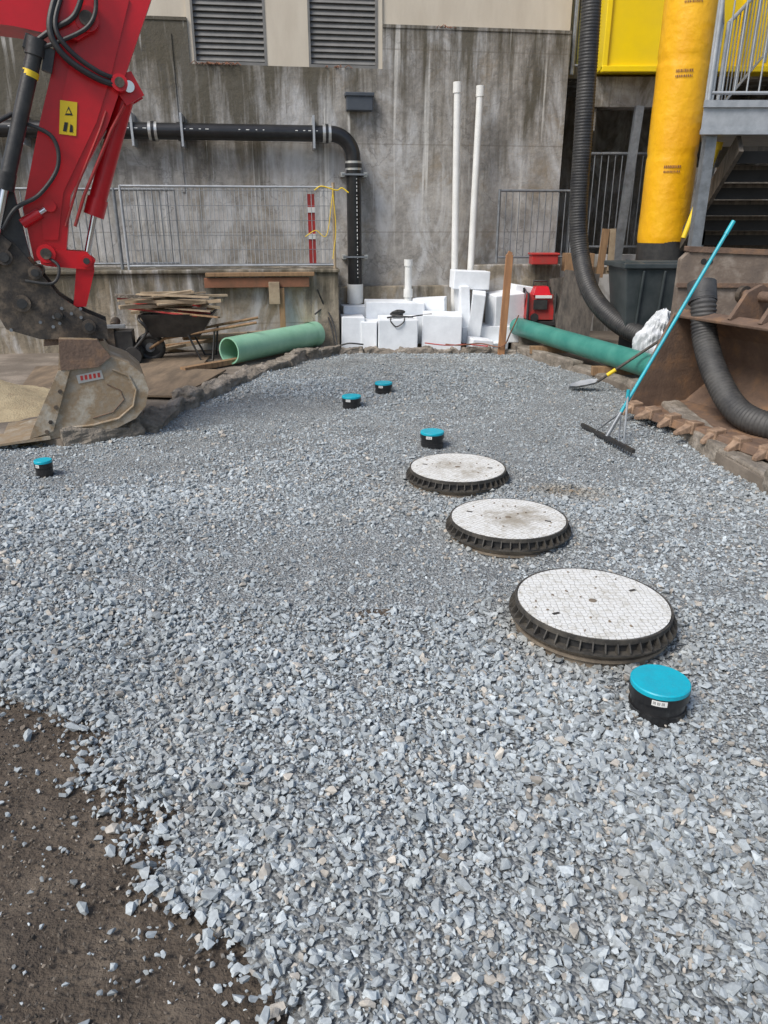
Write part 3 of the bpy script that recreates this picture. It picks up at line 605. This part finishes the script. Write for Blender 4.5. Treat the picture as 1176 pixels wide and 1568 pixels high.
def cover(x,y,dirt,tilt,z=0):
    b=B(); n=72
    b.cyl((0,0,-.14),(0,0,.045),.335,'riser',n); b.cyl((0,0,.0),(0,0,.014),.350,'riser',n); b.cyl((0,0,.03),(0,0,.040),.350,'riser',n)
    b.cyl((0,0,.047),(0,0,.054),.374,'rimdust',n)
    b.cyl((0,0,.054),(0,0,.10),.338,'rubber',n)
    for i in range(44):
        a=2*math.pi*i/44; m4=Matrix.Rotation(a,3,'Z')
        b.prism([(.335,.054),(.372,.054),(.372,.064),(.350,.098),(.335,.098)],-.003,.003,'rimdust')
        for q in range(len(b.v)-20,len(b.v)): b.v[q]=tuple(m4@Vector(b.v[q]))
    def rr(r0,r1,z0,z1,k):
        vs=[(r*math.cos(2*math.pi*i/n),r*math.sin(2*math.pi*i/n),z) for r,z in((r0,z0),(r0,z1),(r1,z1),(r1,z0)) for i in range(n)]
        b.add(vs,[(j*n+i,j*n+(i+1)%n,((j+1)%4)*n+(i+1)%n,((j+1)%4)*n+i) for j in range(4) for i in range(n)],k)
    rr(.341,.350,.09,.112,'rimdust'); b.cyl((0,0,.10),(0,0,.113),.338,'cover',n)
    b.box((.22,.1,.1135),(.035,.015,.003),'rimdust',(0,0,.4)); b.box((-.2,-.12,.1135),(.035,.015,.003),'rimdust',(0,0,.4)); b.cyl((0,0,.113),(0,0,.1145),.018,'riser',16)
    random.seed(int(x*100))
    for i in range(14):
        a=random.uniform(0,6.3); r_=random.uniform(.05,.33)
        b.box((r_*math.cos(a),r_*math.sin(a),.115),(random.uniform(.005,.013),random.uniform(.005,.010),.006),'riser',(0,0,a),jit=.002)
    o=b.obj('access_cover',(x,y,z)); o['dirt']=dirt; o.rotation_euler=(tilt[0],tilt[1],random.uniform(0,3)); return o
cover(.95,3.0,-.06,(0.0,.02),.04); cover(.745,4.12,.05,(.01,.01),.005); cover(.535,5.13,.05,(0,0),.0)
def cap(x,y,r,h=.14,zt=.0):
    b=B(); n=40
    b.cyl((0,0,-.1),(0,0,h-.05),r*.95,'blackpipe',n)
    b.tube([(0,0,q) for q in(.0,.01,.02,.03,.04,.05)],r,'blackpipe',n,rf=lambda i,t:r*(1.0 if i%2 else .95))
    b.cyl((0,0,h-.055),(0,0,h-.02),r*1.04,'blackpipe',n); b.cyl((0,0,h-.02),(0,0,h-.004),r*1.03,'cyan',n); b.cyl((0,0,h-.004),(0,0,h),r*1.03,'cyan',n,r2=r*.99)
    def arc(a,w,z0,z1,rr_,k):
        m=max(1,int(w/.06))
        for i in range(m):
            q0=a+w*i/m;q1=a+w*(i+1)/m
            b.add([(rr_*math.cos(q),rr_*math.sin(q),zz) for q,zz in((q0,z0),(q1,z0),(q1,z1),(q0,z1))],[(0,1,2,3)],k)
    a0=-2.15; arc(a0,.5,h-.047,h-.024,r*1.047,'label')
    for i in range(12):
        if i%4!=3: arc(a0+.04+i*.035,.016,h-.042,h-.029,r*1.05,'blackpipe')
    b.obj('pipe_cap',(x,y,zt))
cap(1.045,2.375,.106,.15); cap(.405,6.03,.097,.14); cap(-.005,8.1,.094,.14); cap(-.33,7.42,.094,.14); cap(-2.53,5.25,.062,.11,.02)

# ---------------- left clutter ----------------
b=B(); b.box((-2.9,9.0,.085),(1.25,2.3,.025),'ply',(0,0,.08)); b.box((-2.55,8.3,.11),(1.1,1.5,.02),'ply',(0,0,-.12)); b.box((-3.6,8.4,.105),(.9,2.0,.02),'ply',(0,0,.3)); b.obj('plywood_sheet')
b=B()
def rg(w,d,z,ox=0): return [(-w+ox,-d,z),(w+ox,-d,z),(w+ox,d,z),(-w+ox,d,z)]
v=rg(.30,.2,.32,-.05)+rg(.46,.33,.62)+rg(.44,.31,.62)+rg(.28,.18,.34,-.05)
b.add(v,[(0,1,2,3),(12,13,14,15)]+[(i+4*j,(i+1)%4+4*j,(i+1)%4+4*(j+1),i+4*(j+1)) for j in range(3) for i in range(4)],'blacksteel')
for s_ in(-1,1):
    b.tube([(-.42,s_*.06,.16),(-.2,s_*.14,.30),(.5,s_*.26,.42),(1.0,s_*.28,.50)],.018,'wood',8)
    b.tube([(.1,s_*.2,.36),(.25,s_*.24,.02),(.4,s_*.24,.02),(.45,s_*.24,.4)],.014,'blacksteel',8)
b.tube([(-.42+.15*math.cos(a),0,.17+.15*math.sin(a)) for a in [i*math.pi/12 for i in range(25)]],.045,'rubber',10,cap=False); b.cyl((-.42,-.05,.17),(-.42,.05,.17),.06,'galv',12); b.cyl((-.42,-.03,.17),(-.42,.03,.17),.12,'blacksteel',16)
random.seed(21)
for i in range(30):
    l=random.uniform(.4,1.2); b.box((random.uniform(-.25,.22),random.uniform(-.25,.25),.60+i*.0085+random.uniform(0,.02)),(l,random.uniform(.03,.11),random.uniform(.015,.045)),random.choice(['woodp','woodp','wood','kerb','woodp','redd'] if i<26 else ['woodp']),(random.uniform(-.1,.1),random.uniform(-.12,.12),random.uniform(-.5,.5)))
b.obj('wheelbarrow',(-2.68,10.0,.07),.12)
b=B()
b.box((0,0,.10),(.75,.45,.12),'blacksteel'); b.box((-.1,0,.3),(.4,.35,.3),'hitch'); b.box((.2,0,.28),(.22,.3,.24),'rubber'); b.cyl((-.1,-.24,.3),(-.1,-.17,.3),.1,'blacksteel',16); b.tube(spline([(.3,-.18,.15),(.5,-.2,.4),(.42,-.2,.55),(.42,.2,.55),(.5,.2,.4),(.3,.18,.15)]),.02,'blacksteel',8)
for sx_ in(-.3,.3): b.cyl((sx_,-.26,.1),(sx_,.26,.1),.11,'rubber',16)
b.cyl((.1,-.1,.45),(.1,.1,.5),.06,'hitch',12); b.box((-.3,0,.4),(.2,.25,.12),'blacksteel',(0,.3,0)); b.box((.0,-.2,.47),(.5,.03,.05),'galv')
b.obj('plate_compactor',(-3.55,9.7,.09),.2,bevel=.01)
b=B()
for i in range(6): b.box((-3.1+i*.22,10.55+.05*(i%3),.12+.04*i),(1.2,.1,.04),'woodp' if i%2 else 'wood',(0,random.uniform(-.2,.2),random.uniform(-.4,.5)))
b.obj('scrap_timber')
b=B(); b.box((-2.15,9.3,.12),(.9,.10,.06),'wood',(0,0,.9)); b.obj('wooden_plank')

# ---------------- excavator ----------------
b=B()
stick=[(.18,1.46),(.42,1.50),(.52,1.95),(.86,2.45),(1.02,2.78),(1.30,3.36),(1.45,3.75),(1.15,4.0),(.80,3.5),(.60,3.2),(.51,2.8),(.36,2.42),(.16,1.85)]
b.prism(stick,-.13,.13,'red')
b.prism([(.27,1.62),(.38,1.62),(.47,1.97),(.78,2.47),(.93,2.8),(1.12,3.3),(.88,3.35),(.62,2.8),(.48,2.4),(.29,1.87)],-.142,-.128,'red')
boom=[(-3.2,2.2),(-2.2,3.0),(-.6,3.10),(.3,3.06),(.72,3.00),(.86,3.08),(.86,3.26),(.5,3.40),(-.6,3.60),(-2.3,3.5),(-3.5,2.6)]
b.prism(boom,-.2,.2,'red')
b.prism([(-.2,3.30),(.12,3.30),(.12,3.36),(-.2,3.36)],-.206,-.199,'label'); b.prism([(.16,3.14),(.2,3.14),(.2,3.36),(.16,3.36)],-.206,-.199,'label')
for q,zq,r_ in((.80,3.14,.085),(.98,2.74,.06),(.28,1.52,.07)): b.cyl((q,-.22,zq),(q,.22,zq),r_,'red',24); b.cyl((q,-.235,zq),(q,-.22,zq),r_*.6,'hitch',16)
b.cyl((1.04,0,2.72),(.68,0,1.83),.068,'red',20); b.cyl((.72,0,1.93),(.67,0,1.80),.080,'red',20); b.cyl((.68,0,1.82),(.57,0,1.47),.028,'chrome',14)
b.prism([(.90,2.78),(1.08,2.84),(1.16,2.68),(1.02,2.60)],-.10,-.07,'red'); b.prism([(.90,2.78),(1.08,2.84),(1.16,2.68),(1.02,2.60)],.07,.10,'red')
b.cyl((1.05,-.13,2.73),(1.05,.13,2.73),.042,'chrome',14)
b.tube([(1.0,-.1,2.60),(.88,-.12,2.42),(.62,-.13,1.95),(.52,-.13,1.72)],.013,'redd',8)
b.tube([(.86,-.135,2.55),(.80,-.145,2.42),(.58,-.145,2.02),(.45,-.145,1.72)],.010,'redd',8)
for yy in(-.16,.12):
    b.prism([(.22,1.50),(.30,1.55),(.58,1.53),(.64,1.46),(.60,1.39),(.50,1.40),(.30,1.42),(.23,1.44)],yy,yy+.04,'red')
    b.prism([(.50,1.48),(.62,1.48),(.62,1.38),(.52,1.10),(.42,1.10)],yy+.03,yy+.06,'red')
for q,zq in((.57,1.46),(.28,1.47)): b.cyl((q,-.19,zq),(q,.19,zq),.045,'red',18); b.cyl((q,-.2,zq),(q,-.19,zq),.025,'blacksteel',12)
b.cyl((.14,-.17,1.74),(.28,-.17,1.82),.04,'red',12); b.cyl((.28,-.17,1.82),(.38,-.17,1.88),.020,'chrome',10); b.cyl((.36,-.19,1.87),(.36,-.14,1.87),.045,'red',12)
hitch=[(-.10,1.60),(.05,1.62),(.20,1.40),(.32,1.20),(.50,1.06),(.66,.98),(.66,.84),(.14,.86),(-.10,.95),(-.22,1.27)]
for yy in(-.2,.15): b.prism(hitch,yy,yy+.05,'hitch')
b.prism([(-.05,1.3),(.3,1.12),(.6,.95),(.5,.88),(0,.95)],-.15,.15,'blacksteel')
b.prism([(-.2,1.75),(-.02,2.0),(.12,1.98),(.16,1.5),(.0,1.45),(-.15,1.55)],-.19,-.13,'blacksteel')
b.prism([(-.25,1.5),(-.1,1.75),(.05,1.6),(-.1,1.4)],-.24,-.2,'hitch')
for q,zq,r_ in((.05,1.15,.065),(.52,.95,.055),(.18,1.38,.05),(-.02,1.5,.06),(.3,1.05,.035)): b.cyl((q,-.25,zq),(q,.22,zq),r_,'hitch',18); b.cyl((q,-.262,zq),(q,-.25,zq),r_*.6,'blacksteel',14)
random.seed(2)
for i in range(9): q,zq=random.uniform(-.1,.5),random.uniform(.93,1.1); b.cyl((q,-.215,zq),(q,-.2,zq),.014,'galv',6)
b.cyl((.42,-.2,2.92),(.08,-.24,2.02),.055,'blacksteel',18); b.cyl((.37,-.205,2.78),(.355,-.206,2.74),.058,'labely',18); b.cyl((.44,-.2,2.99),(.41,-.2,2.88),.07,'blacksteel',18)
b.cyl((.08,-.24,2.02),(-.05,-.25,1.65),.028,'chrome',12); b.cyl((.1,-.24,2.1),(.06,-.24,1.98),.07,'blacksteel',18)
b.box((.42,-.17,2.95),(.14,.12,.1),'blacksteel',(0,.4,0)); b.box((.5,-.19,2.86),(.07,.06,.16),'blacksteel',(0,.3,0))
for P,r_ in (([(.40,-.2,2.95),(.55,-.22,3.05),(.72,-.24,3.15),(.80,-.26,3.35),(.72,-.24,3.55),(.5,-.22,3.6)],.02),
             ([(.35,-.2,2.9),(.60,-.24,2.98),(.82,-.25,3.1),(.88,-.25,3.3),(.80,-.24,3.6)],.016),
             ([(.62,-.2,3.3),(.54,-.24,3.05),(.62,-.24,2.88),(.82,-.22,2.76),(1.0,-.18,2.72)],.024),
             ([(.66,-.2,3.3),(.58,-.25,3.07),(.66,-.25,2.92),(.84,-.23,2.80),(1.0,-.18,2.76)],.018),
             ([(.25,-.2,2.45),(.45,-.22,2.35),(.46,-.22,2.15),(.30,-.22,1.95),(.12,-.24,1.85),(.0,-.25,1.7)],.016),
             ([(.2,-.2,2.5),(.05,-.24,2.4),(-.08,-.24,2.2),(-.12,-.24,1.9),(-.05,-.24,1.6)],.018),
             ([(-.2,-.2,2.5),(-.15,-.24,2.3),(-.18,-.24,2.1),(-.1,-.24,1.8),(-.14,-.24,1.4)],.018),
             ([(.28,-.2,1.5),(.36,-.24,1.42),(.3,-.25,1.3),(.1,-.24,1.32)],.013)):
    b.tube(spline(P,8),r_,'rubber',8)
b.prism([(.50,2.38),(.62,2.37),(.66,2.60),(.54,2.61)],-.150,-.1425,'labely'); b.prism([(.56,2.51),(.615,2.51),(.595,2.57)],-.153,-.15,'blackpipe'); b.prism([(.57,2.522),(.603,2.522),(.593,2.552)],-.155,-.153,'labely')
b.prism([(.53,2.40),(.555,2.398),(.575,2.46),(.55,2.462)],-.153,-.15,'blackpipe'); b.prism([(.575,2.396),(.60,2.394),(.605,2.44),(.59,2.45)],-.153,-.15,'blackpipe')
# bucket
side=[(.24,.60),(.28,.87),(.57,.85),(.65,.71),(.80,.64),(.90,.54),(.93,.41),(.89,.27),(.80,.17),(.64,.10),(.40,.07),(.10,.05),(.0,.06),(.03,.17)]
for yy in(-.3,.38): b.prism(side,yy,yy+.03,'bucket')
shell=[(.28,.87),(.57,.85),(.65,.71),(.80,.64),(.90,.54),(.93,.41),(.89,.27),(.80,.17),(.64,.10),(.40,.07),(.10,.05),(-.26,.03)]
for i in range(len(shell)-1):
    (x0,z0),(x1,z1)=shell[i],shell[i+1]; dx,dz=x1-x0,z1-z0; l=math.hypot(dx,dz); nx,nz=0,-dx/l*.02
    b.prism([(x0,z0),(x1,z1),(x1+nx-.004,z1+nz+.002),(x0+nx-.004,z0+nz+.002)],-.268,.378,'bucket')
b.prism([(-.36,.03),(.10,.055),(.10,.085),(-.35,.045)],-.335,.42,'bucket')
b.prism([(-.06,.07),(.13,.12),(.33,.62),(.24,.62),(-.02,.16)],-.325,-.301,'bucket')
for q,zq in((.10,.2),(.16,.32),(.21,.45),(.06,.12)): b.cyl((q+.02,-.335,zq),(q+.02,-.325,zq),.018,'hitch',6)
b.prism([(.26,.62),(.28,.87),(.57,.85),(.66,.71),(.55,.63)],-.33,-.301,'bucketrust')
b.prism([(.38,.50),(.58,.53),(.57,.60),(.37,.57)],-.306,-.301,'tape'); 
for i in range(5): b.prism([(.40+i*.034,.525+i*.004),(.42+i*.034,.527+i*.004),(.42+i*.034,.565+i*.004),(.40+i*.034,.563+i*.004)],-.3085,-.306,'redd')
b.tube([(.66,-.305,.60),(.78,-.305,.54),(.83,-.305,.42),(.79,-.305,.28),(.66,-.305,.18),(.45,-.305,.14),(.2,-.305,.13)],.012,'bucket',6)
b.tube([(.60,-.304,.48),(.70,-.304,.42),(.72,-.304,.34),(.62,-.304,.24),(.45,-.304,.2)],.005,'bucketrust',6)
for yy in(-.17,.12): b.prism([(.15,.8),(.2,1.0),(.35,1.02),(.6,.98),(.62,.82)],yy,yy+.04,'bucketrust')
b.obj('excavator',(-3.003,6.282,0.02),math.radians(20),bevel=.006)
grid('sun_tinted_sand_heap',-6.5,-2.75,6.0,8.6,.06,lambda x,y:.03+np.maximum(0,.42*np.exp(-(((x+4.6)/1.1)**2+((y-7.3)/.7)**2)))+(fbm(x*5,y*5)-.5)*.07-.02,M['sun_tinted_sand'])  # sand behind the bucket, its bright colour standing in for a patch of sun

# ---------------- camera, light, world ----------------
cam=bpy.data.cameras.new('camera'); co=bpy.data.objects.new('camera',cam); S.collection.objects.link(co); S.camera=co
co.location=(0,0,1.75); co.rotation_euler=(math.radians(90-21.2),0,0); cam.sensor_fit='VERTICAL'; cam.sensor_height=36; cam.lens=26; cam.clip_end=500
EL=50; AZ=-132
w=bpy.data.worlds.new('World'); S.world=w; w.use_nodes=True; nt=w.node_tree
sky=nt.nodes.new('ShaderNodeTexSky'); sky.sky_type='NISHITA'; sky.sun_disc=False; sky.sun_elevation=math.radians(EL); sky.sun_rotation=math.radians(AZ)
sky.air_density=1.2; sky.dust_density=2.5; sky.ozone_density=1.5
bg=nt.nodes['Background']; bg.inputs[1].default_value=.15; nt.links.new(sky.outputs[0],bg.inputs[0])
sl=bpy.data.lights.new('sun','SUN'); sl.energy=2.9; sl.angle=math.radians(24); sl.color=(1,.965,.91)
so=bpy.data.objects.new('sun',sl); S.collection.objects.link(so)
el,az=math.radians(EL),math.radians(AZ)
so.rotation_euler=Vector((math.sin(az)*math.cos(el),math.cos(az)*math.cos(el),math.sin(el))).to_track_quat('Z','Y').to_euler()
